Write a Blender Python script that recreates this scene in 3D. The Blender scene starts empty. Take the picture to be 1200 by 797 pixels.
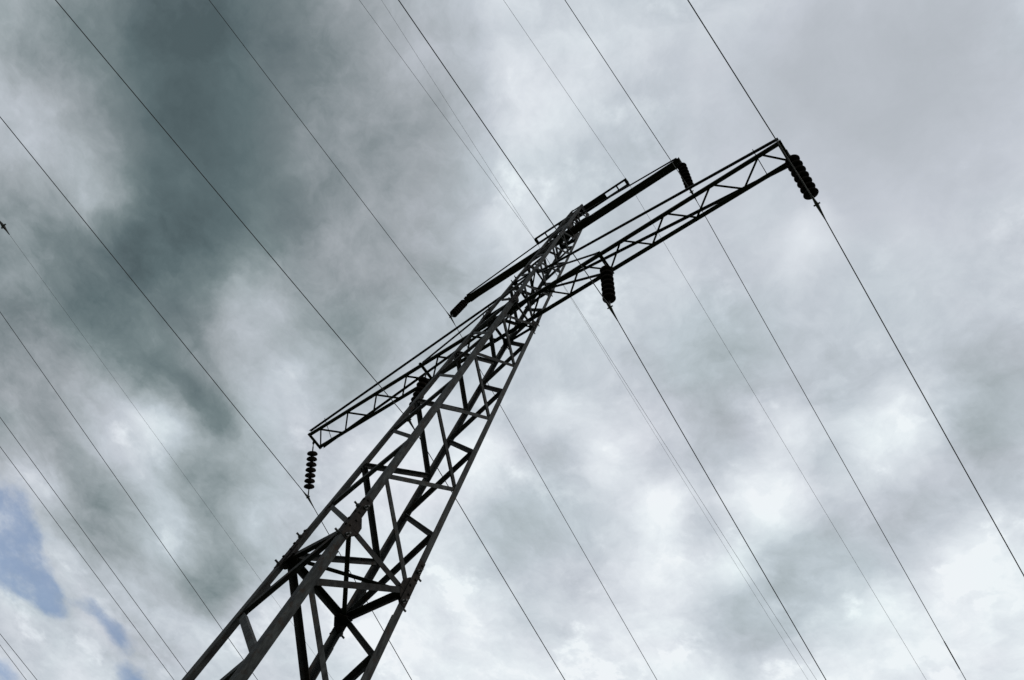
import bpy, bmesh, math, random
from mathutils import Vector, Matrix
random.seed(7)
V = Vector
scene = bpy.context.scene
col = scene.collection

# ------------------------------------------------------------------ camera
cam_d = bpy.data.cameras.new("camera")
cam_d.sensor_width = 36.0
cam_d.lens = 25.21
cam_d.clip_start = 0.05
cam_d.clip_end = 6000
cam = bpy.data.objects.new("camera", cam_d)
col.objects.link(cam)
cam_x = V((0.78143955, 0.57771682, 0.23578698))
cam_y = V((0.46775019, -0.79245522, 0.39143898))
cam_z = V((0.41299151, -0.19558, -0.88948301))
m = Matrix((cam_x, cam_y, cam_z)).transposed().to_4x4()
m.translation = V((6.46683, -2.78903, 1.6))
cam.matrix_world = m
scene.camera = cam

# ------------------------------------------------------------------ world, sun, exposure
SUN_EL, SUN_AZ = math.radians(40), math.radians(60)      # azimuth measured from +Y towards +X
CLOUD_BASE = 0.28
CLOUDS = [(-0.805, -0.26, 0.614, 0.552), (-1.372, -0.141, 0.597, 0.321), (-0.451, -0.413, 0.475, 0.273), (-0.446, 0.889, 0.666, -0.217), (-1.256, -0.012, 0.186, -0.242), (-1.041, 0.642, 0.402, -0.229), (-1.225, 0.345, 0.414, 0.112), (-0.069, 0.99, 0.265, -0.142), (-0.849, -0.023, 0.216, -0.209), (-0.903, -0.426, 0.203, -0.23), (-0.38, 0.856, 0.207, 0.294), (-0.168, 0.781, 0.181, 0.232), (-0.684, 0.596, 0.228, 0.137), (0.153, 0.185, 0.269, 0.127), (-0.234, 0.439, 0.251, 0.143), (0.098, 0.672, 0.151, 0.103), (-0.576, 0.088, 0.278, 0.125), (-0.195, -0.025, 0.214, -0.048), (-0.427, 0.381, 0.131, -0.031), (-0.799, 0.354, 0.335, -0.143), (-1.244, -0.436, 0.359, 0.16), (-0.138, 0.64, 0.251, -0.048), (-0.388, -0.075, 0.163, 0.15), (-0.612, -0.133, 0.269, 0.002), (-1.394, 0.342, 0.153, 0.282), (-1.346, 0.217, 0.146, -0.221), (-1.27, 0.472, 0.205, -0.113), (-1.016, -0.004, 0.164, 0.019), (-0.05, 0.321, 0.074, -0.079), (-1.157, -0.022, 0.127, -0.246), (-1.663, -0.086, 0.322, -0.096), (-1.65, 0.227, 0.337, 0.059), (-0.28, 0.673, 0.094, -0.135), (-0.337, 0.048, 0.164, -0.044), (-0.915, 0.112, 0.115, -0.14), (-2.012, 0.42, 0.281, -0.104), (-0.826, -0.654, 0.184, 0.144), (-0.181, 0.567, 0.086, -0.148), (-1.288, 0.244, 0.143, 0.181), (-1.093, 0.14, 0.176, 0.113), (-0.618, 0.505, 0.15, 0.091), (-0.574, -0.464, 0.165, 0.177), (-0.637, 0.378, 0.106, -0.149), (-0.423, 0.602, 0.1, -0.125), (-0.059, 0.633, 0.113, -0.138), (-1.113, -0.06, 0.123, 0.222), (-0.257, 0.631, 0.092, -0.121), (-0.365, 0.744, 0.1, -0.236), (-0.375, 0.682, 0.099, 0.177), (-0.258, 0.794, 0.132, 0.077), (-0.931, -0.343, 0.105, -0.15), (-0.119, 0.109, 0.213, 0.034), (-0.486, 0.873, 0.152, 0.112), (-0.79, 0.124, 0.216, 0.103), (-1.527, 0.13, 0.157, 0.184), (-0.995, -0.539, 0.209, -0.049), (-0.74, -0.065, 0.139, -0.06), (-1.606, -0.2, 0.213, 0.123), (-0.301, 0.555, 0.184, 0.072), (-0.443, 0.48, 0.098, -0.205), (-0.87, 0.856, 0.265, -0.105), (-0.519, 0.441, 0.101, 0.138), (-0.013, 0.856, 0.117, -0.092), (0.021, 0.538, 0.222, 0.026), (-0.765, -0.473, 0.128, -0.029), (-1.711, 0.449, 0.249, 0.058), (-0.478, 0.692, 0.105, -0.068), (-0.234, -0.092, 0.074, -0.103), (-0.292, -0.134, 0.105, 0.087), (-0.464, 0.361, 0.096, -0.176), (-0.007, 0.758, 0.164, 0.045), (-0.235, 1.098, 0.204, -0.067), (-0.476, 0.099, 0.09, 0.065), (-0.33, 0.237, 0.251, -0.027), (-0.848, 0.654, 0.126, -0.092), (-1.03, -0.13, 0.116, 0.008), (-1.536, -0.021, 0.153, -0.102), (-1.3, 0.099, 0.14, -0.093), (-1.415, 0.04, 0.146, 0.076), (-1.19, 0.155, 0.134, 0.102), (-0.407, 0.499, 0.096, 0.133), (-1.446, 0.474, 0.222, -0.051), (-0.346, 0.478, 0.093, -0.079), (-1.654, 0.147, 0.167, -0.094), (-0.093, 0.871, 0.089, -0.07), (-0.474, -0.39, 0.158, 0.09), (-0.791, 0.746, 0.125, 0.075), (-0.737, 0.509, 0.159, 0.065), (-0.945, 0.217, 0.166, 0.045), (0.027, 0.679, 0.079, 0.129), (-1.057, 0.033, 0.122, 0.214), (-1.151, 0.045, 0.129, -0.083), (-0.833, 0.099, 0.11, -0.096), (-0.815, -0.057, 0.105, -0.055), (-0.17, 0.624, 0.087, 0.105), (-0.528, 0.609, 0.146, 0.046), (-1.311, -0.042, 0.137, -0.095), (-1.274, -0.213, 0.13, -0.052), (-1.139, -0.312, 0.119, -0.016), (-0.081, 0.525, 0.111, 0.062), (-0.328, 0.761, 0.099, 0.096), (-0.006, 0.306, 0.072, -0.121), (0.101, 0.585, 0.102, 0.061), (-0.243, -0.018, 0.105, -0.102), (-0.36, 0.078, 0.084, -0.101), (-0.178, -0.168, 0.069, -0.07), (-0.046, -0.069, 0.192, -0.039), (-0.625, 0.217, 0.101, -0.055), (-1.282, 0.319, 0.145, 0.092), (0.034, 0.099, 0.131, 0.035), (-0.631, -0.048, 0.095, -0.072), (-0.714, -0.57, 0.121, 0.093), (-0.557, -0.19, 0.088, -0.071), (-1.86, 0.217, 0.185, 0.031), (-0.96, -0.255, 0.109, 0.138), (-0.682, -0.368, 0.125, 0.106), (-0.831, -0.174, 0.143, 0.078), (-1.084, -0.221, 0.118, 0.082), (-0.938, -0.076, 0.112, 0.081), (-0.805, -0.26, 0.2, 0.077)]
TEALS = [(-0.639, -0.368, 0.203, 0.35), (-0.813, -0.232, 0.233, 0.35), (-1.092, -0.147, 0.203, 0.25), (-1.08, 0.104, 0.212, 0.3), (-1.271, 0.229, 0.283, 0.3), (-0.217, 0.384, 0.155, 0.22), (-0.305, 0.829, 0.198, 0.25), (-0.615, 0.527, 0.167, 0.15), (0.062, 0.652, 0.106, 0.15), (-0.439, -0.197, 0.188, -0.3), (-1.362, -0.244, 0.208, -0.3), (-0.563, -0.037, 0.183, -0.25), (-0.597, 0.4, 0.128, -0.1), (0.127, 0.239, 0.249, -0.2)]
CALMS = [(0.112, 0.204, 0.417, 0.75), (-0.686, -0.325, 0.31, 0.5)]
WARP = 0.10
WARP2 = 0.04
NOISE1 = 0.32
NOISE2 = 0.38
PUFF = 0.24
NOISE3 = 0.2
CONTRAST = 0.99
LEVEL = 0.335
GAPS = [(-1.72, -0.027, 0.178), (-1.81, 0.074, 0.162), (-1.888, -0.016, 0.329), (-1.825, 0.177, 0.11), (-1.724, 0.243, 0.08), (-1.726, 0.344, 0.096), (-1.795, 0.43, 0.103), (-1.867, 0.536, 0.178), (-2.192, 0.288, 0.118), (-2.39, 0.343, 0.214)]

world = bpy.data.worlds.new("World")
scene.world = world
world.use_nodes = True
wn, wl = world.node_tree.nodes, world.node_tree.links
wn.clear()

def math_node(op, a, b=None, c=None, clamp=False):
    n = wn.new("ShaderNodeMath"); n.operation = op; n.use_clamp = clamp
    for i, v in enumerate((a, b, c)):
        if v is None: continue
        if isinstance(v, (int, float)): n.inputs[i].default_value = v
        else: wl.new(v, n.inputs[i])
    return n.outputs[0]

def noise_node(vec, scale, detail, rough, dist=0.0, lac=2.0):
    n = wn.new("ShaderNodeTexNoise"); n.noise_dimensions = '3D'
    n.inputs["Scale"].default_value = scale; n.inputs["Detail"].default_value = detail
    n.inputs["Roughness"].default_value = rough; n.inputs["Distortion"].default_value = dist
    n.inputs["Lacunarity"].default_value = lac
    wl.new(vec, n.inputs["Vector"])
    return n

def bump_node(vec, cx, cy, rad, w):
    d = wn.new("ShaderNodeVectorMath"); d.operation = 'DISTANCE'
    wl.new(vec, d.inputs[0]); d.inputs[1].default_value = (cx, cy, 0)
    r = wn.new("ShaderNodeMapRange"); r.interpolation_type = 'SMOOTHERSTEP'
    wl.new(d.outputs["Value"], r.inputs["Value"])
    r.inputs["From Min"].default_value = 0; r.inputs["From Max"].default_value = rad
    r.inputs["To Min"].default_value = w; r.inputs["To Max"].default_value = 0
    return r.outputs[0]

tc = wn.new("ShaderNodeTexCoord")
sep = wn.new("ShaderNodeSeparateXYZ"); wl.new(tc.outputs["Generated"], sep.inputs[0])
zc = math_node('MAXIMUM', sep.outputs[2], 0.06)
comb = wn.new("ShaderNodeCombineXYZ")                      # point of the cloud layer the view ray meets
wl.new(math_node('DIVIDE', sep.outputs[0], zc), comb.inputs[0])
wl.new(math_node('DIVIDE', sep.outputs[1], zc), comb.inputs[1])
cloud_p = comb.outputs[0]
warp = noise_node(cloud_p, 5.0, 5.0, 0.55)
wv = wn.new("ShaderNodeVectorMath"); wv.operation = 'SUBTRACT'
wl.new(warp.outputs["Color"], wv.inputs[0]); wv.inputs[1].default_value = (0.5, 0.5, 0.5)
ws = wn.new("ShaderNodeVectorMath"); ws.operation = 'MULTIPLY'
wl.new(wv.outputs[0], ws.inputs[0]); ws.inputs[1].default_value = (WARP, WARP, 0)
wa = wn.new("ShaderNodeVectorMath"); wa.operation = 'ADD'
wl.new(cloud_p, wa.inputs[0]); wl.new(ws.outputs[0], wa.inputs[1])
warp2 = noise_node(wa.outputs[0], 15.0, 5.0, 0.6)
wv2 = wn.new("ShaderNodeVectorMath"); wv2.operation = 'SUBTRACT'
wl.new(warp2.outputs["Color"], wv2.inputs[0]); wv2.inputs[1].default_value = (0.5, 0.5, 0.5)
ws2 = wn.new("ShaderNodeVectorMath"); ws2.operation = 'MULTIPLY'
wl.new(wv2.outputs[0], ws2.inputs[0]); ws2.inputs[1].default_value = (WARP2, WARP2, 0)
wa2 = wn.new("ShaderNodeVectorMath"); wa2.operation = 'ADD'
wl.new(wa.outputs[0], wa2.inputs[0]); wl.new(ws2.outputs[0], wa2.inputs[1])
wp = wa2.outputs[0]
acc = None
for b in CLOUDS:
    o_ = bump_node(wp, *b)
    acc = math_node('ADD', o_, CLOUD_BASE if acc is None else acc)
n1 = noise_node(cloud_p, 5.0, 10.0, 0.6, 0.0)
n2 = noise_node(wp, 9.0, 11.0, 0.66, 0.0)
hz = wn.new("ShaderNodeMapRange"); hz.interpolation_type = 'SMOOTHSTEP'      # cloud detail melts away towards the horizon
wl.new(sep.outputs[2], hz.inputs["Value"]); hz.inputs["From Min"].default_value = 0.06; hz.inputs["From Max"].default_value = 0.3
calm = hz.outputs[0]                                        # a smoother sheet of cloud overhead, torn cloud elsewhere
for t_ in CALMS: calm = math_node('SUBTRACT', calm, bump_node(wp, *t_))
n12 = math_node('MULTIPLY', math_node('SUBTRACT', n1.outputs["Fac"], 0.5), NOISE1)
n12 = math_node('MULTIPLY_ADD', math_node('SUBTRACT', n2.outputs["Fac"], 0.5), NOISE2, n12)
n5 = noise_node(wp, 21.0, 8.0, 0.62, 0.0)
n12 = math_node('MULTIPLY_ADD', math_node('SUBTRACT', n5.outputs["Fac"], 0.5), NOISE3, n12)
det = math_node('MULTIPLY_ADD', n12, calm, acc)
n4 = noise_node(cloud_p, 7.5, 9.0, 0.6, 0.0)                # sunlit puffs showing through
pf = wn.new("ShaderNodeMapRange"); pf.interpolation_type = 'SMOOTHSTEP'
wl.new(n4.outputs["Fac"], pf.inputs["Value"])
pf.inputs["From Min"].default_value = 0.54; pf.inputs["From Max"].default_value = 0.70
pf.inputs["To Min"].default_value = 0; pf.inputs["To Max"].default_value = -PUFF
thin = wn.new("ShaderNodeMapRange"); wl.new(acc, thin.inputs["Value"])
thin.inputs["From Min"].default_value = 0.52; thin.inputs["From Max"].default_value = 0.14
det = math_node('MULTIPLY_ADD', math_node('MULTIPLY', pf.outputs[0], calm), thin.outputs[0], det)
det = math_node('MULTIPLY_ADD', math_node('SUBTRACT', det, 0.35), CONTRAST, LEVEL)
ramp = wn.new("ShaderNodeValToRGB"); ramp.color_ramp.interpolation = 'LINEAR'
def s2l(c): return tuple((x/255/12.92 if x/255 <= .04045 else ((x/255+.055)/1.055)**2.4) for x in c) + (1,)
stops = [(0.0, (239, 244, 246)), (0.03, (233, 239, 242)), (0.12, (220, 226, 231)), (0.3, (194, 201, 208)), (0.52, (160, 168, 172)), (0.72, (120, 132, 135)), (0.9, (94, 108, 112)), (1.0, (81, 94, 98))]
cr = ramp.color_ramp
while len(cr.elements) < len(stops): cr.elements.new(0.5)
for e_, (p_, c_) in zip(cr.elements, stops): e_.position = p_; e_.color = s2l(c_)
wl.new(det, ramp.inputs[0])
# slow drift between a lavender and a greenish grey
n3 = noise_node(cloud_p, 3.2, 4.0, 0.5, 0.4)
tint = wn.new("ShaderNodeValToRGB")
tint.color_ramp.elements[0].position = 0.36; tint.color_ramp.elements[0].color = (1.005, 0.993, 1.012, 1)
tint.color_ramp.elements[1].position = 0.64; tint.color_ramp.elements[1].color = (0.966, 1.009, 1.010, 1)
tf = math_node('MULTIPLY_ADD', math_node('SUBTRACT', n3.outputs["Fac"], 0.5), 0.7, 0.47)
for t_ in TEALS: tf = math_node('ADD', tf, bump_node(wp, *t_))
wl.new(tf, tint.inputs[0])
mul = wn.new("ShaderNodeMix"); mul.data_type = 'RGBA'; mul.blend_type = 'MULTIPLY'; mul.inputs[0].default_value = 1.0
wl.new(ramp.outputs[0], mul.inputs[6]); wl.new(tint.outputs[0], mul.inputs[7])
bg_cloud = wn.new("ShaderNodeBackground"); bg_cloud.inputs[1].default_value = 1.0
wl.new(mul.outputs[2], bg_cloud.inputs[0])
sky = wn.new("ShaderNodeTexSky"); sky.sky_type = 'NISHITA'; sky.sun_disc = False
sky.sun_elevation = SUN_EL; sky.sun_rotation = SUN_AZ
bg_sky = wn.new("ShaderNodeBackground"); bg_sky.inputs[1].default_value = 0.15
wl.new(sky.outputs[0], bg_sky.inputs[0])
gacc = None
for cx, cy, r in GAPS:
    o_ = bump_node(wp, cx, cy, r, 1.0)
    gacc = o_ if gacc is None else math_node('ADD', gacc, o_)
gacc = math_node('MINIMUM', gacc, 1.15)
gn = noise_node(cloud_p, 8.0, 10.0, 0.64)
gsum = math_node('MULTIPLY_ADD', math_node('SUBTRACT', gn.outputs["Fac"], 0.5), 2.4, gacc)
gm = wn.new("ShaderNodeMapRange"); gm.interpolation_type = 'SMOOTHSTEP'
wl.new(math_node('MULTIPLY', gsum, math_node('MINIMUM', math_node('MULTIPLY', gacc, 6.0), 1.0)), gm.inputs["Value"])
gm.inputs["From Min"].default_value = 0.3; gm.inputs["From Max"].default_value = 1.45
gm.inputs["To Min"].default_value = 0; gm.inputs["To Max"].default_value = 0.72
mixs = wn.new("ShaderNodeMixShader")
wl.new(gm.outputs[0], mixs.inputs[0]); wl.new(bg_cloud.outputs[0], mixs.inputs[1]); wl.new(bg_sky.outputs[0], mixs.inputs[2])
wout = wn.new("ShaderNodeOutputWorld"); wl.new(mixs.outputs[0], wout.inputs[0])
world.cycles.sampling_method = 'MANUAL'; world.cycles.sample_map_resolution = 256

sun_d = bpy.data.lights.new("sun", 'SUN'); sun_d.energy = 0.7; sun_d.angle = math.radians(14); sun_d.color = (1.0, 0.95, 0.88)
sun = bpy.data.objects.new("sun", sun_d); col.objects.link(sun)
sdir = V((math.sin(SUN_AZ)*math.cos(SUN_EL), math.cos(SUN_AZ)*math.cos(SUN_EL), math.sin(SUN_EL)))
sun.rotation_euler = sdir.to_track_quat('Z', 'Y').to_euler()
sun.location = (20, 20, 40)
vs = scene.view_settings
vs.view_transform = 'Standard'; vs.look = 'None'; vs.exposure = 0; vs.gamma = 1; vs.use_curve_mapping = False
try: scene.cycles.use_denoising = False
except Exception: pass

# ------------------------------------------------------------------ materials
def material(name, c1, c2, scale=8.0, rough=0.6, metal=0.0, stretch=(1, 1, 1), spots=None, bump=0.0, spec=0.5):
    mt = bpy.data.materials.new(name); mt.use_nodes = True
    n, l = mt.node_tree.nodes, mt.node_tree.links
    b = n["Principled BSDF"]; b.inputs["Roughness"].default_value = rough; b.inputs["Metallic"].default_value = metal
    b.inputs["Specular IOR Level"].default_value = spec
    t = n.new("ShaderNodeTexCoord"); mp = n.new("ShaderNodeMapping"); mp.inputs["Scale"].default_value = stretch
    l.new(t.outputs["Object"], mp.inputs[0])
    nz = n.new("ShaderNodeTexNoise"); nz.inputs["Scale"].default_value = scale; nz.inputs["Detail"].default_value = 6
    nz.inputs["Roughness"].default_value = 0.65
    l.new(mp.outputs[0], nz.inputs["Vector"])
    r = n.new("ShaderNodeValToRGB"); r.color_ramp.elements[0].position = 0.35; r.color_ramp.elements[1].position = 0.66
    r.color_ramp.elements[0].color = (*c1, 1); r.color_ramp.elements[1].color = (*c2, 1)
    l.new(nz.outputs["Fac"], r.inputs[0]); out = r.outputs[0]
    if spots:
        n2_ = n.new("ShaderNodeTexNoise"); n2_.inputs["Scale"].default_value = scale * 0.45; n2_.inputs["Detail"].default_value = 8
        n2_.inputs["Roughness"].default_value = 0.7
        l.new(t.outputs["Object"], n2_.inputs["Vector"])
        r2 = n.new("ShaderNodeValToRGB"); r2.color_ramp.elements[0].position = 0.53; r2.color_ramp.elements[1].position = 0.66
        r2.color_ramp.elements[0].color = (0, 0, 0, 1); r2.color_ramp.elements[1].color = (1, 1, 1, 1)
        l.new(n2_.outputs["Fac"], r2.inputs[0])
        mx = n.new("ShaderNodeMix"); mx.data_type = 'RGBA'
        l.new(r2.outputs[0], mx.inputs[0]); l.new(out, mx.inputs[6]); mx.inputs[7].default_value = (*spots, 1)
        out = mx.outputs[2]
    l.new(out, b.inputs["Base Color"])
    if bump:
        bp = n.new("ShaderNodeBump"); bp.inputs["Strength"].default_value = bump; bp.inputs["Distance"].default_value = 0.01
        l.new(nz.outputs["Fac"], bp.inputs["Height"]); l.new(bp.outputs[0], b.inputs["Normal"])
    return mt
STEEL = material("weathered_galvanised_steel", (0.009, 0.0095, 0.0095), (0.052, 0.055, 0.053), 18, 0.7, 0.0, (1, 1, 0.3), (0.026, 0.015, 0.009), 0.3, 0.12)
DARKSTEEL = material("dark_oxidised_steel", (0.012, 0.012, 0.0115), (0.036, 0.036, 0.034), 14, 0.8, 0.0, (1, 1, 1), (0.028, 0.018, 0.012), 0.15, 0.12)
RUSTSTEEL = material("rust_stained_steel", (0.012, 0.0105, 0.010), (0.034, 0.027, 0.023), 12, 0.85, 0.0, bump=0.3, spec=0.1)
PORCELAIN = material("brown_glazed_porcelain", (0.010, 0.008, 0.007), (0.016, 0.012, 0.010), 14, 0.85, 0.0, spec=0.02)
FITTING = material("dull_forged_fitting", (0.03, 0.03, 0.03), (0.05, 0.05, 0.048), 20, 0.6, 0.2)
WIRE = material("aged_aluminium_strand", (0.035, 0.036, 0.038), (0.07, 0.071, 0.075), 6, 0.6, 0.2)
CONCRETE = material("rough_concrete", (0.2, 0.195, 0.18), (0.36, 0.35, 0.33), 7, 0.9, 0.0, bump=0.5)
GRASS = material("meadow_grass", (0.03, 0.05, 0.016), (0.075, 0.095, 0.035), 0.9, 0.95, 0.0, spots=(0.09, 0.085, 0.045), bump=1.0, spec=0.1)

# ------------------------------------------------------------------ mesh helpers
def link(name, bm, mat, parent=None, label=None):
    me = bpy.data.meshes.new(name); bmesh.ops.recalc_face_normals(bm, faces=bm.faces[:]); bm.to_mesh(me); bm.free()
    me.materials.append(mat)
    o = bpy.data.objects.new(name, me); col.objects.link(o)
    if parent is not None: o.parent = parent
    if label: o["label"] = label
    return o
def again(src, name, parent=None):
    o = bpy.data.objects.new(name, src.data); col.objects.link(o)
    if parent is not None: o.parent = parent
    return o
def thing(name, label, cat, loc=(0, 0, 0), group=None):
    o = bpy.data.objects.new(name, None); o.empty_display_size = 0.3; col.objects.link(o); o.location = loc
    o["label"] = label; o["category"] = cat
    if group: o["group"] = group
    return o
def tag(o, label, cat, group=None):
    o["label"] = label; o["category"] = cat
    if group: o["group"] = group
    return o
def prism(bm, ring, p, q):
    """sweep a closed ring of offset vectors from p to q"""
    a = [bm.verts.new(p + r) for r in ring]; b = [bm.verts.new(q + r) for r in ring]
    n = len(ring)
    for i in range(n): bm.faces.new((a[i], a[(i+1) % n], b[(i+1) % n], b[i]))
    bm.faces.new(a[::-1]); bm.faces.new(b)
def angle_bar(bm, p, q, w, t, da, db, wb=None):
    """rolled steel angle with its heel on the line p-q and flanges along da and db"""
    wb = wb or w; ax = (q - p).normalized()
    da = (da - ax * da.dot(ax)).normalized(); db = (db - ax * db.dot(ax)).normalized()
    prism(bm, [V((0, 0, 0)), da*w, da*w + db*t, da*t + db*t, da*t + db*wb, db*wb], p, q)
def flat_bar(bm, p, q, w, t, da):
    ax = (q - p).normalized(); da = (da - ax * da.dot(ax)).normalized(); db = ax.cross(da)
    prism(bm, [da*(-w/2) - db*t/2, da*w/2 - db*t/2, da*w/2 + db*t/2, da*(-w/2) + db*t/2], p, q)
def tube(bm, pts, r, seg=8):
    rings = []
    for i, p in enumerate(pts):
        ax = (pts[min(i+1, len(pts)-1)] - pts[max(i-1, 0)]).normalized()
        u = ax.orthogonal().normalized() if i == 0 else (u - ax*u.dot(ax)).normalized()
        v = ax.cross(u); rr = r[i] if isinstance(r, (list, tuple)) else r
        rings.append([bm.verts.new(p + (u*math.cos(k*2*math.pi/seg) + v*math.sin(k*2*math.pi/seg))*rr) for k in range(seg)])
    for a, b in zip(rings, rings[1:]):
        for k in range(seg): bm.faces.new((a[k], a[(k+1) % seg], b[(k+1) % seg], b[k]))
    bm.faces.new(rings[0][::-1]); bm.faces.new(rings[-1])
def lathe(bm, prof, seg=28):
    rings = [[bm.verts.new((r*math.cos(k*2*math.pi/seg), r*math.sin(k*2*math.pi/seg), z)) for k in range(seg)] for r, z in prof]
    for a, b in zip(rings, rings[1:]):
        for k in range(seg): bm.faces.new((a[k], a[(k+1) % seg], b[(k+1) % seg], b[k]))
    bm.faces.new(rings[0]); bm.faces.new(rings[-1][::-1])
def plate(bm, pts, n, t):
    n = n.normalized()
    a = [bm.verts.new(p - n*t/2) for p in pts]; b = [bm.verts.new(p + n*t/2) for p in pts]
    k = len(pts)
    for i in range(k): bm.faces.new((a[i], a[(i+1) % k], b[(i+1) % k], b[i]))
    bm.faces.new(a[::-1]); bm.faces.new(b)
X_, Y_, Z_ = V((1, 0, 0)), V((0, 1, 0)), V((0, 0, 1))

# ------------------------------------------------------------------ ground: one sheet, level by the tower, falling away along the line
def ground_z(y):
    t = min(max((y - 6) / 260, 0), 1)
    return -22 * t*t*(3 - 2*t)
bm = bmesh.new()
N = 96
cs = [math.copysign(abs(u)**2.6, u)*2400 for u in [(i/N*2 - 1) for i in range(N+1)]]
gv = [[bm.verts.new((x, y, ground_z(y) + (random.uniform(-.05, .05) if max(abs(x), abs(y)) < 60 else 0))) for y in cs] for x in cs]
for i in range(N):
    for j in range(N): bm.faces.new((gv[i][j], gv[i+1][j], gv[i+1][j+1], gv[i][j+1]))
g = link("ground", bm, GRASS); g["kind"] = "structure"
for f in g.data.polygons: f.use_smooth = True

# ------------------------------------------------------------------ lattice tower
def half(z): return 0.6820 - 0.018618*z
tower = thing("transmission_tower", "dark steel lattice tower with two crossarms, carrying all the insulator strings", "transmission tower")
LEGS = {1: (-1, -1), 2: (1, -1), 3: (1, 1), 4: (-1, 1)}
TOP = 26.45
Z1, Z2, Z3 = 16.08, 23.33, 26.55
leg_w = [(-0.3, 7.3, 0.105), (7.3, 16.2, 0.092), (16.2, TOP, 0.078)]
leg_objs = {}
for i, (sx, sy) in LEGS.items():
    bm = bmesh.new()
    for za, zb, w in leg_w:
        pa = V((sx*(half(za) + .046), sy*(half(za) + .046), za)); pb = V((sx*(half(zb) + .046), sy*(half(zb) + .046), zb))
        angle_bar(bm, pa, pb, w, 0.012, V((-sx, 0, 0)), V((0, -sy, 0)))
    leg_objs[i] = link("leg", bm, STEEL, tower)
    for za, zb, w in ((7.5, 8.25, .102), (15.75, 16.45, .09)):
        bm = bmesh.new()
        pa = V((sx*(half(za) + .052), sy*(half(za) + .052), za)); pb = V((sx*(half(zb) + .052), sy*(half(zb) + .052), zb))
        angle_bar(bm, pa, pb, w, 0.011, V((-sx, 0, 0)), V((0, -sy, 0)))
        ax = (pb - pa).normalized()
        for k in range(6):
            for n_, u_ in ((V((sx, 0, 0)), V((0, -sy, 0))), (V((0, sy, 0)), V((-sx, 0, 0)))):
                c_ = pa.lerp(pb, (k + .5)/6) + u_*w*(.35 if k % 2 else .65)
                tube(bm, [c_ - n_*.002, c_ + n_*.018], .016, 6)
        link("splice_plate", bm, RUSTSTEEL, leg_objs[i])
    bm = bmesh.new()
    c = V((sx*half(0), sy*half(0), 0))
    for (wb, z0, wt, z1_) in ((0.34, -0.5, 0.3, 0.22), (0.3, 0.22, 0.2, 0.3)):
        a = [bm.verts.new(c + V((u*wb, v*wb, z0))) for u, v in ((-1, -1), (1, -1), (1, 1), (-1, 1))]
        b = [bm.verts.new(c + V((u*wt, v*wt, z1_))) for u, v in ((-1, -1), (1, -1), (1, 1), (-1, 1))]
        for k in range(4): bm.faces.new((a[k], a[(k+1) % 4], b[(k+1) % 4], b[k]))
        bm.faces.new(a[::-1]); bm.faces.new(b)
    link("footing", bm, CONCRETE, tower)

# faces: (leg a, leg b, outward normal); a single zigzag winds round the body
FACES = [(1, 4, V((-1, 0, 0))), (2, 1, V((0, -1, 0))), (3, 2, V((1, 0, 0))), (4, 3, V((0, 1, 0)))]
def leg_pt(i, z, inset=0.0):
    sx, sy = LEGS[i]
    return V((sx*(half(z) - inset), sy*(half(z) - inset), z))
levels = [0.75, 1.75, 2.75, 3.75, 4.75, 5.75, 6.75, 7.75, 8.78, 9.8, 10.83, 11.88, 12.92, 13.96, 15.0, 16.08,
          17.08, 18.04, 18.98, 19.87, 20.74, 21.58, 22.39, 23.17, 23.92, 24.64, 25.34, 26.02]
def body_brace(bm, z0, z1_, a, b, n, w, k):
    ca = leg_pt(a, z0); cb = leg_pt(b, z1_)
    off = n*(0.032 - 0.011*(k % 2))                       # alternate bars bolt to the outer and inner side of the leg flange
    p, q = ca + off, cb + off
    ax = (q - p).normalized(); side = ax.cross(n).normalized()
    if side.z < 0: side = -side
    p = p + ax*0.02 + side*w/2; q = q - ax*0.02 + side*w/2
    angle_bar(bm, p, q, w, 0.008, -side, -n)
hidden = bmesh.new()
for li in range(len(levels) - 1):
    z0, z1_ = levels[li], levels[li+1]
    w = 0.075 if z1_ < 7.9 else 0.068 if z1_ < 16.2 else 0.06 if z1_ < 22 else 0.05
    odd = (li % 2 == 1)                                  # 7.75 (index 7) is a level where legs 1,2,3,4 start faces 0..3
    for fi, (a, b, n) in enumerate(FACES):
        s, e = (a, b) if odd else (b, a)
        if z1_ < 5.8:
            body_brace(hidden, z0, z1_, s, e, n, w, li)
        else:
            bm = bmesh.new(); body_brace(bm, z0, z1_, s, e, n, w, li)
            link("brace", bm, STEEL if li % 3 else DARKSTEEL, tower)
hb = link("bracing", hidden, STEEL, tower); hb["kind"] = "stuff"

def diaphragm(z, w, diag, name="diaphragm"):
    bm = bmesh.new()
    for fi, (a, b, n) in enumerate(FACES):
        p, q = leg_pt(a, z) + n*0.012, leg_pt(b, z) + n*0.012
        ax = (q - p).normalized()
        angle_bar(bm, p + ax*0.045, q - ax*0.045, w, 0.007, V((0, 0, -1)), -n)
    d = link(name, bm, DARKSTEEL, tower)
    if diag:
        for k, (a, b) in enumerate(((1, 3), (2, 4))):
            bm = bmesh.new()
            p, q = leg_pt(a, z - 0.02 - 0.012*k), leg_pt(b, z - 0.02 - 0.012*k)
            flat_bar(bm, p, q, w*0.75, 0.008, Z_.cross(q - p))
            link("diagonal_bar", bm, DARKSTEEL, d)
    return d
diaphragm(7.75, 0.08, True)
for z in (16.02, 18.42, 23.2, 25.0): diaphragm(z, 0.05, z < 23)

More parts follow.
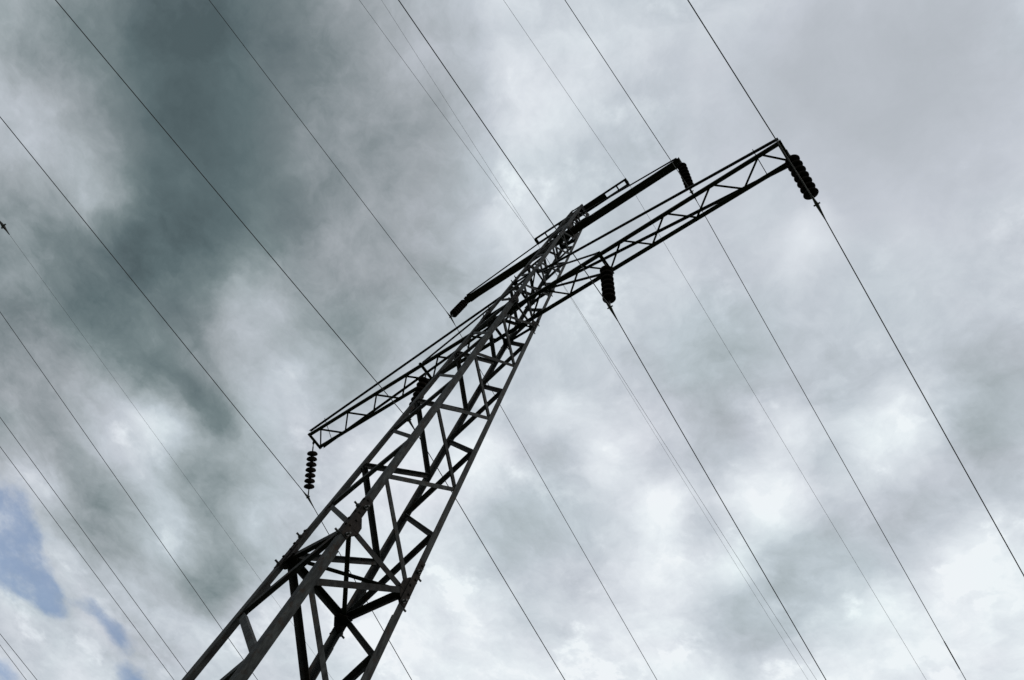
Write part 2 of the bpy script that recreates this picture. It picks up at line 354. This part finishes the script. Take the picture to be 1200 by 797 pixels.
# gusset plates and splice bolts where the leg sections join
bolt_src = None
def bolts(parent, pts, dirs, r=0.014, l=0.06):
    global bolt_src
    for p, d in zip(pts, dirs):
        if bolt_src is None:
            bm = bmesh.new()
            tube(bm, [V((0, 0, 0)), V((0, 0, 0.022))], 0.026, 6); tube(bm, [V((0, 0, 0.02)), V((0, 0, 0.07))], 0.013, 8)
            bolt_src = link("bolt", bm, FITTING, parent); o = bolt_src
        else: o = again(bolt_src, "bolt", parent)
        o.location = p; o.rotation_euler = d.to_track_quat('Z', 'Y').to_euler()
for zc_, s in ((7.75, 0.19), (16.08, 0.17), (18.45, 0.13)):
    for i, (sx, sy) in LEGS.items():
        c = leg_pt(i, zc_); ix, iy = V((-sx, 0, 0)), V((0, -sy, 0))
        bm = bmesh.new()
        # horizontal plate in the corner, six sided
        e = c + V((sx*.04, sy*.04, -0.05))
        plate(bm, [e, e + ix*s*.95, e + ix*s*.95 + iy*s*.35, e + ix*s*.5 + iy*s*.85, e + iy*s*.95 + ix*s*.05, e + iy*s*.9], Z_, 0.01)
        gp = link("gusset_plate", bm, RUSTSTEEL, tower)
        for n, u in ((V((0, sy, 0)), ix), (V((sx, 0, 0)), iy)):
            bm = bmesh.new()
            b0 = c + n*0.032 - u*0.03
            plate(bm, [b0 - Z_*s*1.05, b0 + u*s*.5 - Z_*s*.85, b0 + u*s*.85 - Z_*s*.3, b0 + u*s*.85 + Z_*s*.3, b0 + u*s*.5 + Z_*s*.85, b0 + Z_*s*1.05], n, 0.01)
            vp = link("gusset_plate", bm, RUSTSTEEL, tower)
            bolts(vp, [c + n*.053 + u*.01 + Z_*dz for dz in (-s*1.1, s*1.6)], [n, n])

for zc_, hz, wd in ((Z2, .32, .9), (26.2, .22, .95)):
    for a, b, n in FACES:
        p, q = leg_pt(a, zc_), leg_pt(b, zc_); u = (q - p)*0.5*wd; c = (p + q)/2 + n*0.028
        bm = bmesh.new()
        plate(bm, [c - u - Z_*hz, c - u*.35 - Z_*hz*.55, c + u*.35 - Z_*hz*.55, c + u - Z_*hz, c + u + Z_*hz, c - u + Z_*hz], n, 0.01)
        link("gusset_plate", bm, DARKSTEEL, tower)

# long lower crossarm: a narrow box truss passing through the body
A, T, B = 6.60, 0.2275, 2.55
bm = bmesh.new()
for sy in (-1, 1):
    w = 0.078 if sy < 0 else 0.088
    angle_bar(bm, V((-A, sy*(T + .02), Z1 - .03)), V((A, sy*(T + .02), Z1 - .03)), w, 0.009, V((0, -sy, 0)), Z_)
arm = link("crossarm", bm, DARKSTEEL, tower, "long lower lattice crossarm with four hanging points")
for sx in (-1, 1):
    for sy in (-1, 1):
        bm = bmesh.new()
        angle_bar(bm, V((sx*half(18.5), sy*(T + .03), 18.5)), V((sx*(A - .02), sy*(T + .075), Z1 + .1)), 0.06, 0.008, V((0, -sy, 0)), -Z_)
        link("tie_bar", bm, DARKSTEEL, arm)
        bm = bmesh.new()
        angle_bar(bm, V((sx*(half(18.5) - .01), sy*(T + .03), 18.42)), V((sx*B, sy*(T + .035), Z1 + .06)), 0.045, 0.006, V((0, -sy, 0)), -Z_)
        link("hanger_stay", bm, DARKSTEEL, arm)
    bn = [6.16, 5.14, 4.11, 3.08, 2.05, 1.03]; dn = [6.56, 5.62, 4.6, 3.58, 2.56, 1.52, 0.5]
    seq = []
    for k in range(7):
        seq.append((dn[k], T - .02))
        if k < 6: seq.append((bn[k], -T + .02))
    for k in range(len(seq) - 1):
        bm = bmesh.new()
        p = V((sx*seq[k][0], seq[k][1], Z1 - .034 - .009*(k % 2))); q = V((sx*seq[k+1][0], seq[k+1][1], Z1 - .034 - .009*(k % 2)))
        angle_bar(bm, p, q, 0.04, 0.005, Z_.cross(q - p), Z_, 0.03)
        link("lacing_bar", bm, DARKSTEEL, arm)
    bm = bmesh.new()
    angle_bar(bm, V((sx*A, -T - .03, Z1 - .045)), V((sx*A, T + .03, Z1 - .045)), 0.085, 0.01, V((-sx, 0, 0)), Z_)
    link("end_bar", bm, DARKSTEEL, arm)
    bm = bmesh.new()
    angle_bar(bm, V((sx*B - .04, -T - .06, Z1 - .047)), V((sx*B - .04, T + .06, Z1 - .047)), 0.08, 0.01, X_, Z_)
    link("hanger_bar", bm, DARKSTEEL, arm)
    bm = bmesh.new()
    tube(bm, [V((sx*(A - .5), -T - .1, Z1 + .29)), V((sx*(A - .5), T + .02, Z1 - .05))], 0.008, 6)
    link("tie_rod", bm, DARKSTEEL, arm)

# short upper crossarm: two channels back to back under slim ties
C2 = 4.11
bm = bmesh.new()
for sy in (-1, 1):
    y0, y1 = (0.006*sy, 0.112*sy)
    prism(bm, [V((0, y0, -.08)), V((0, y1, -.08)), V((0, y1, -.07)), V((0, y0 + .008*sy, -.07)), V((0, y0 + .008*sy, .07)), V((0, y1, .07)), V((0, y1, .08)), V((0, y0, .08))],
          V((-C2, 0, Z2)), V((C2, 0, Z2)))
uarm = link("crossarm", bm, DARKSTEEL, tower, "short upper crossarm of two channels side by side")
for sx in (-1, 1):
    for sy in (-1, 1):
        bm = bmesh.new()
        angle_bar(bm, V((sx*half(25.0), sy*.13, 25.2)), V((sx*(C2 - .05), sy*.15, Z2 + .1)), 0.045, 0.007, V((0, -sy, 0)), -Z_)
        link("tie_bar", bm, DARKSTEEL, uarm)
    bm = bmesh.new()
    p = V((sx*(C2 + .008), 0, Z2))
    plate(bm, [p + V((0, -.12, -.1)), p + V((0, .12, -.1)), p + V((0, .12, .12)), p + V((0, -.12, .12))], X_, 0.012)
    link("end_plate", bm, DARKSTEEL, uarm)

# ladder-like bracket at the very top that carries the shield wires
E3 = 1.965
bm = bmesh.new()
for sy in (-1, 1):
    angle_bar(bm, V((-E3, sy*.135, Z3)), V((E3, sy*.135, Z3)), 0.075, 0.008, V((0, -sy, 0)), -Z_)
br = link("shield_wire_bracket", bm, DARKSTEEL, tower)
for x in (-E3 + .04, -1.5, 1.56, E3 - .04):
    bm = bmesh.new(); w = 0.1 if abs(x) > 1.8 else 0.05
    flat_bar(bm, V((x, -.125, Z3 - .085)), V((x, .125, Z3 - .085)), w, 0.01, X_)
    link("rung", bm, DARKSTEEL, br)
bm = bmesh.new()
plate(bm, [V((-.95, -.118, Z3 - .015)), V((1.07, -.118, Z3 - .015)), V((1.07, .118, Z3 - .015)), V((-.95, .118, Z3 - .015))], Z_, 0.008)
link("deck_plate", bm, DARKSTEEL, br)

# ------------------------------------------------------------------ wires
def wire_points(K, ms, mh, ps, ph, Lm=240.0, Lp=260.0):
    """a conductor through its clamp K: slope and heading on the level side (m) and on the downhill side (p)"""
    ds = [0, .12, .3, .6, 1, 1.6, 2.5, 4, 6, 8, 10, 13, 16, 20, 25, 32, 40, 50, 62, 76, 92, 110, 130, 150, 175, 200, 225]
    left = [V((K.x + mh*d, K.y - d, K.z - ms*d*(1 - d/Lm))) for d in ds]
    right = [V((K.x + ph*d, K.y + d, K.z - ps*d*(1 - d/Lp))) for d in ds]
    return left[:0:-1] + right
def wire(name, K, prm, r, label, cat, group):
    bm = bmesh.new(); pts = wire_points(V(K), *prm); tube(bm, pts, r, 8)
    return tag(link(name, bm, WIRE), label, cat, group)
R1, R2 = 0.0095, 0.006
COND = {  # clamp point, (slope, heading) level side, (slope, heading) downhill side
 'Ro': ((6.564, 0.894, 15.019), (0.0409, -0.0223, 0.2601, -0.0291)),
 'Ru': ((4.058, 0.738, 22.148), (0.0418, -0.0119, 0.2633, -0.0238)),
 'Ri': ((2.461, 0.569, 14.809), (0.0354, 0.0102, 0.2616, -0.0053)),
 'Lu': ((-4.254, -0.007, 21.935), (0.0358, 0.0055, 0.2662, -0.0089)),
 'Li': ((-2.961, 0.506, 14.847), (0.0465, -0.0070, 0.2458, 0.0148)),
 'Lo': ((-7.154, 1.000, 15.194), (0.0013, 0.0288, 0.2595, 0.0014)),
}
CL = {'Ro': "conductor wire clamped below the insulator at the right tip of the lower crossarm",
      'Ru': "conductor wire under the right insulator of the upper crossarm, with a splice sleeve lower down",
      'Ri': "conductor wire clamped below the insulator halfway out on the lower crossarm's right side",
      'Lu': "conductor wire under the short insulator at the upper crossarm's left end",
      'Li': "conductor wire below the insulator half hidden behind the tower leg",
      'Lo': "conductor wire clamped below the seven-disc insulator at the lower crossarm's left tip"}
cond = {}
for k, (K, prm) in COND.items():
    cond[k] = wire("conductor_wire", K, prm, R1, CL[k], "power line", "conductors on the insulator strings")
K, prm = COND['Ru']
bm = bmesh.new()
def on_wire(K, prm, d): return V((K[0] + prm[3]*d, K[1] + d, K[2] - prm[2]*d*(1 - d/260)))
tube(bm, [on_wire(K, prm, d) for d in (13.75, 13.8, 14.0, 14.4, 14.6, 14.65)], [0.01, 0.016, 0.017, 0.017, 0.016, 0.01], 10)
link("splice_sleeve", bm, FITTING, cond['Ru'])
sh = [((-E3, -.03, Z3 - .1), (0.0531, -0.0064, 0.1916, 0.0181), R2, "darker thin shield wire of the close pair from the top bracket's left end"),
      ((-E3, .03, Z3 - .1), (0.0265, 0.0502, 0.1975, 0.0050), R2*.72, "faintest thin shield wire, beside a darker one, from the top bracket's left end"),
      ((E3, 0, Z3 - .1), (0.0525, -0.0108, 0.2015, -0.0055), R2*.85, "single thin shield wire from the right end of the top bracket")]
for K, prm, r, lab in sh:
    w_ = wire("shield_wire", K, prm, r, lab, "shield wire", "shield wires on the top bracket")
    bm = bmesh.new()
    tube(bm, [V(K) + V((0, -.1, .0)), V(K), V(K) + V((0, .1, -.012))], [0.012, 0.03, 0.012], 8)
    tube(bm, [V(K), V((K[0], K[1], Z3 - .02))], 0.01, 6)
    link("wire_clamp", bm, FITTING, w_)

# a second line further off, on the left
far = [((-20.6, -12.97, 25.358), (-20.6, 11.16, 22.649), R2*.75, "faint thin wire of the far line with a small damper at its left end"),
       ((-14.75, -8.313, 18.004), (-14.75, 5.738, 16.03), R1*.92, "lone thin wire left of the tower base, between the faintest wire and the close pair"),
       ((-17.7, -5.902, 17.666), (-17.7, 4.916, 16.309), R1*.95, "right-hand wire of the long close pair at the lower left"),
       ((-18.6, -5.177, 17.571), (-18.6, 4.687, 16.413), R1*.9, "left-hand wire of the long close pair at the lower left"),
       ((-25.7, 0.193, 17.115), (-25.7, 2.481, 16.889), R1*1.0, "right-hand wire of the two cutting the bottom left corner"),
       ((-26.25, 0.573, 17.109), (-26.25, 2.276, 16.897), R1*.9, "leftmost wire, outer one of the two cutting the bottom left corner")]
for k, (p, q, r, lab) in enumerate(far):
    p, q = V(p), V(q); d = (q - p).normalized(); d = d/d.y
    bm = bmesh.new()
    pts = []
    for s in [-120, -90, -65, -45, -30, -20, -12, -6, 0, 6, 12, 20, 30, 45, 65, 90, 120]:
        c = (p + q)/2 + d*s; c.z += 0.0006*max(0, abs(s) - 14)**2; pts.append(c)
    tube(bm, pts, r, 8)
    w_ = tag(link("overhead_wire", bm, WIRE), lab, "power line", "wires of the parallel line")
    if k == 0:
        bm = bmesh.new(); c = p - d*0.12; dn_ = d.normalized()
        tube(bm, [c + dn_*-.28, c + dn_*-.15, c, c + dn_*.2, c + dn_*.42], [.02, .05, .07, .035, .016], 8)
        tube(bm, [c + V((-.16, 0, .02)), c + V((0, 0, -.05)), c + V((.16, 0, .02))], [.035, .03, .035], 8)
        link("vibration_damper", bm, FITTING, w_)

# ------------------------------------------------------------------ insulator strings
LABS = {'Ro': "insulator string with bulky overlapping discs at the right tip of the lower crossarm",
        'Ri': "stout insulator string under the lower crossarm, midway between tower and right tip",
        'Ru': "slim insulator string at the right end of the upper crossarm",
        'Lu': "short foreshortened insulator string off the left end of the upper crossarm",
        'Li': "insulator string half hidden behind the tower leg under the lower crossarm's left side",
        'Lo': "insulator string of seven clearly separate discs below the lower crossarm's left tip"}
TOPS = {'Ro': (A, 0, Z1 - .05), 'Lo': (-A, 0, Z1 - .05), 'Ri': (B, 0, Z1 - .05), 'Li': (-B, 0, Z1 - .05), 'Ru': (C2, 0, Z2 - .08), 'Lu': (-C2, 0, Z2 - .08)}
prof = [(.012, .006), (.05, .004), (.08, -.004), (.11, -.022), (.128, -.044), (.136, -.066), (.134, -.086), (.122, -.104),
        (.112, -.102), (.102, -.116), (.09, -.108), (.078, -.124), (.064, -.114), (.048, -.13), (.03, -.134), (.016, -.136), (.012, -.142)]
src = {}
for k in TOPS:
    Tp, K = V(TOPS[k]), V(COND[k][0])
    up = (Tp - K); L = up.length; up.normalize()
    yy = (Y_ - up*up.y).normalized(); xx = yy.cross(up)
    st = thing("insulator_string", LABS[k], "insulator", Tp, "suspension insulator strings")
    R_ = Matrix((xx, yy, up)).transposed()
    st.rotation_euler = R_.to_euler()
    gap = 0.17 if k[1] != 'u' else 0.16
    start = -(L - 7*0.14 - 0.2)
    # hook and shackle reaching from the arm to the first disc
    bm = bmesh.new()
    tube(bm, [V((0, 0, .05)), V((0, 0, start*.45)), V((0, 0, start*.55)), V((0, 0, start - .01))], [.012, .012, .018, .018], 8)
    ring = [V((0, 0.022*math.cos(t_), -.02 + 0.04*math.sin(t_))) for t_ in [i*math.pi/6 for i in range(13)]]
    tube(bm, ring, 0.009, 6)
    link("shackle", bm, FITTING, st)
    for i in range(7):
        if 'disc' not in src:
            bm = bmesh.new(); lathe(bm, prof); d = src['disc'] = link("disc", bm, PORCELAIN, st)
            for f in d.data.polygons: f.use_smooth = True
        else: d = again(src['disc'], "disc", st)
        d.location = (0, 0, start - i*0.14)
    zb = start - 7*0.14
    bm = bmesh.new()
    tube(bm, [V((0, 0, zb + .015)), V((0, 0, -L + .02))], [.014, .02], 8)
    link("clamp_link", bm, FITTING, st)
    # boat clamp, lying along the wire with armour rods running out downhill
    prm = COND[k][1]
    inv = R_.inverted()
    dm = inv @ V((prm[1], -1, -prm[0])); dp = inv @ V((prm[3], 1, -prm[2])); c0 = V((0, 0, -L))
    bm = bmesh.new()
    tube(bm, [c0 + dm*.22, c0 + dm*.1, c0 + V((0, 0, .006)), c0 + dp*.1, c0 + dp*.3], [.011, .022, .034, .024, .010], 10)
    sx_ = inv @ X_
    tube(bm, [c0 - sx_*.06 + V((0, 0, .01)), c0 + sx_*.06 + V((0, 0, .01))], .016, 6)
    link("suspension_clamp", bm, FITTING, st)
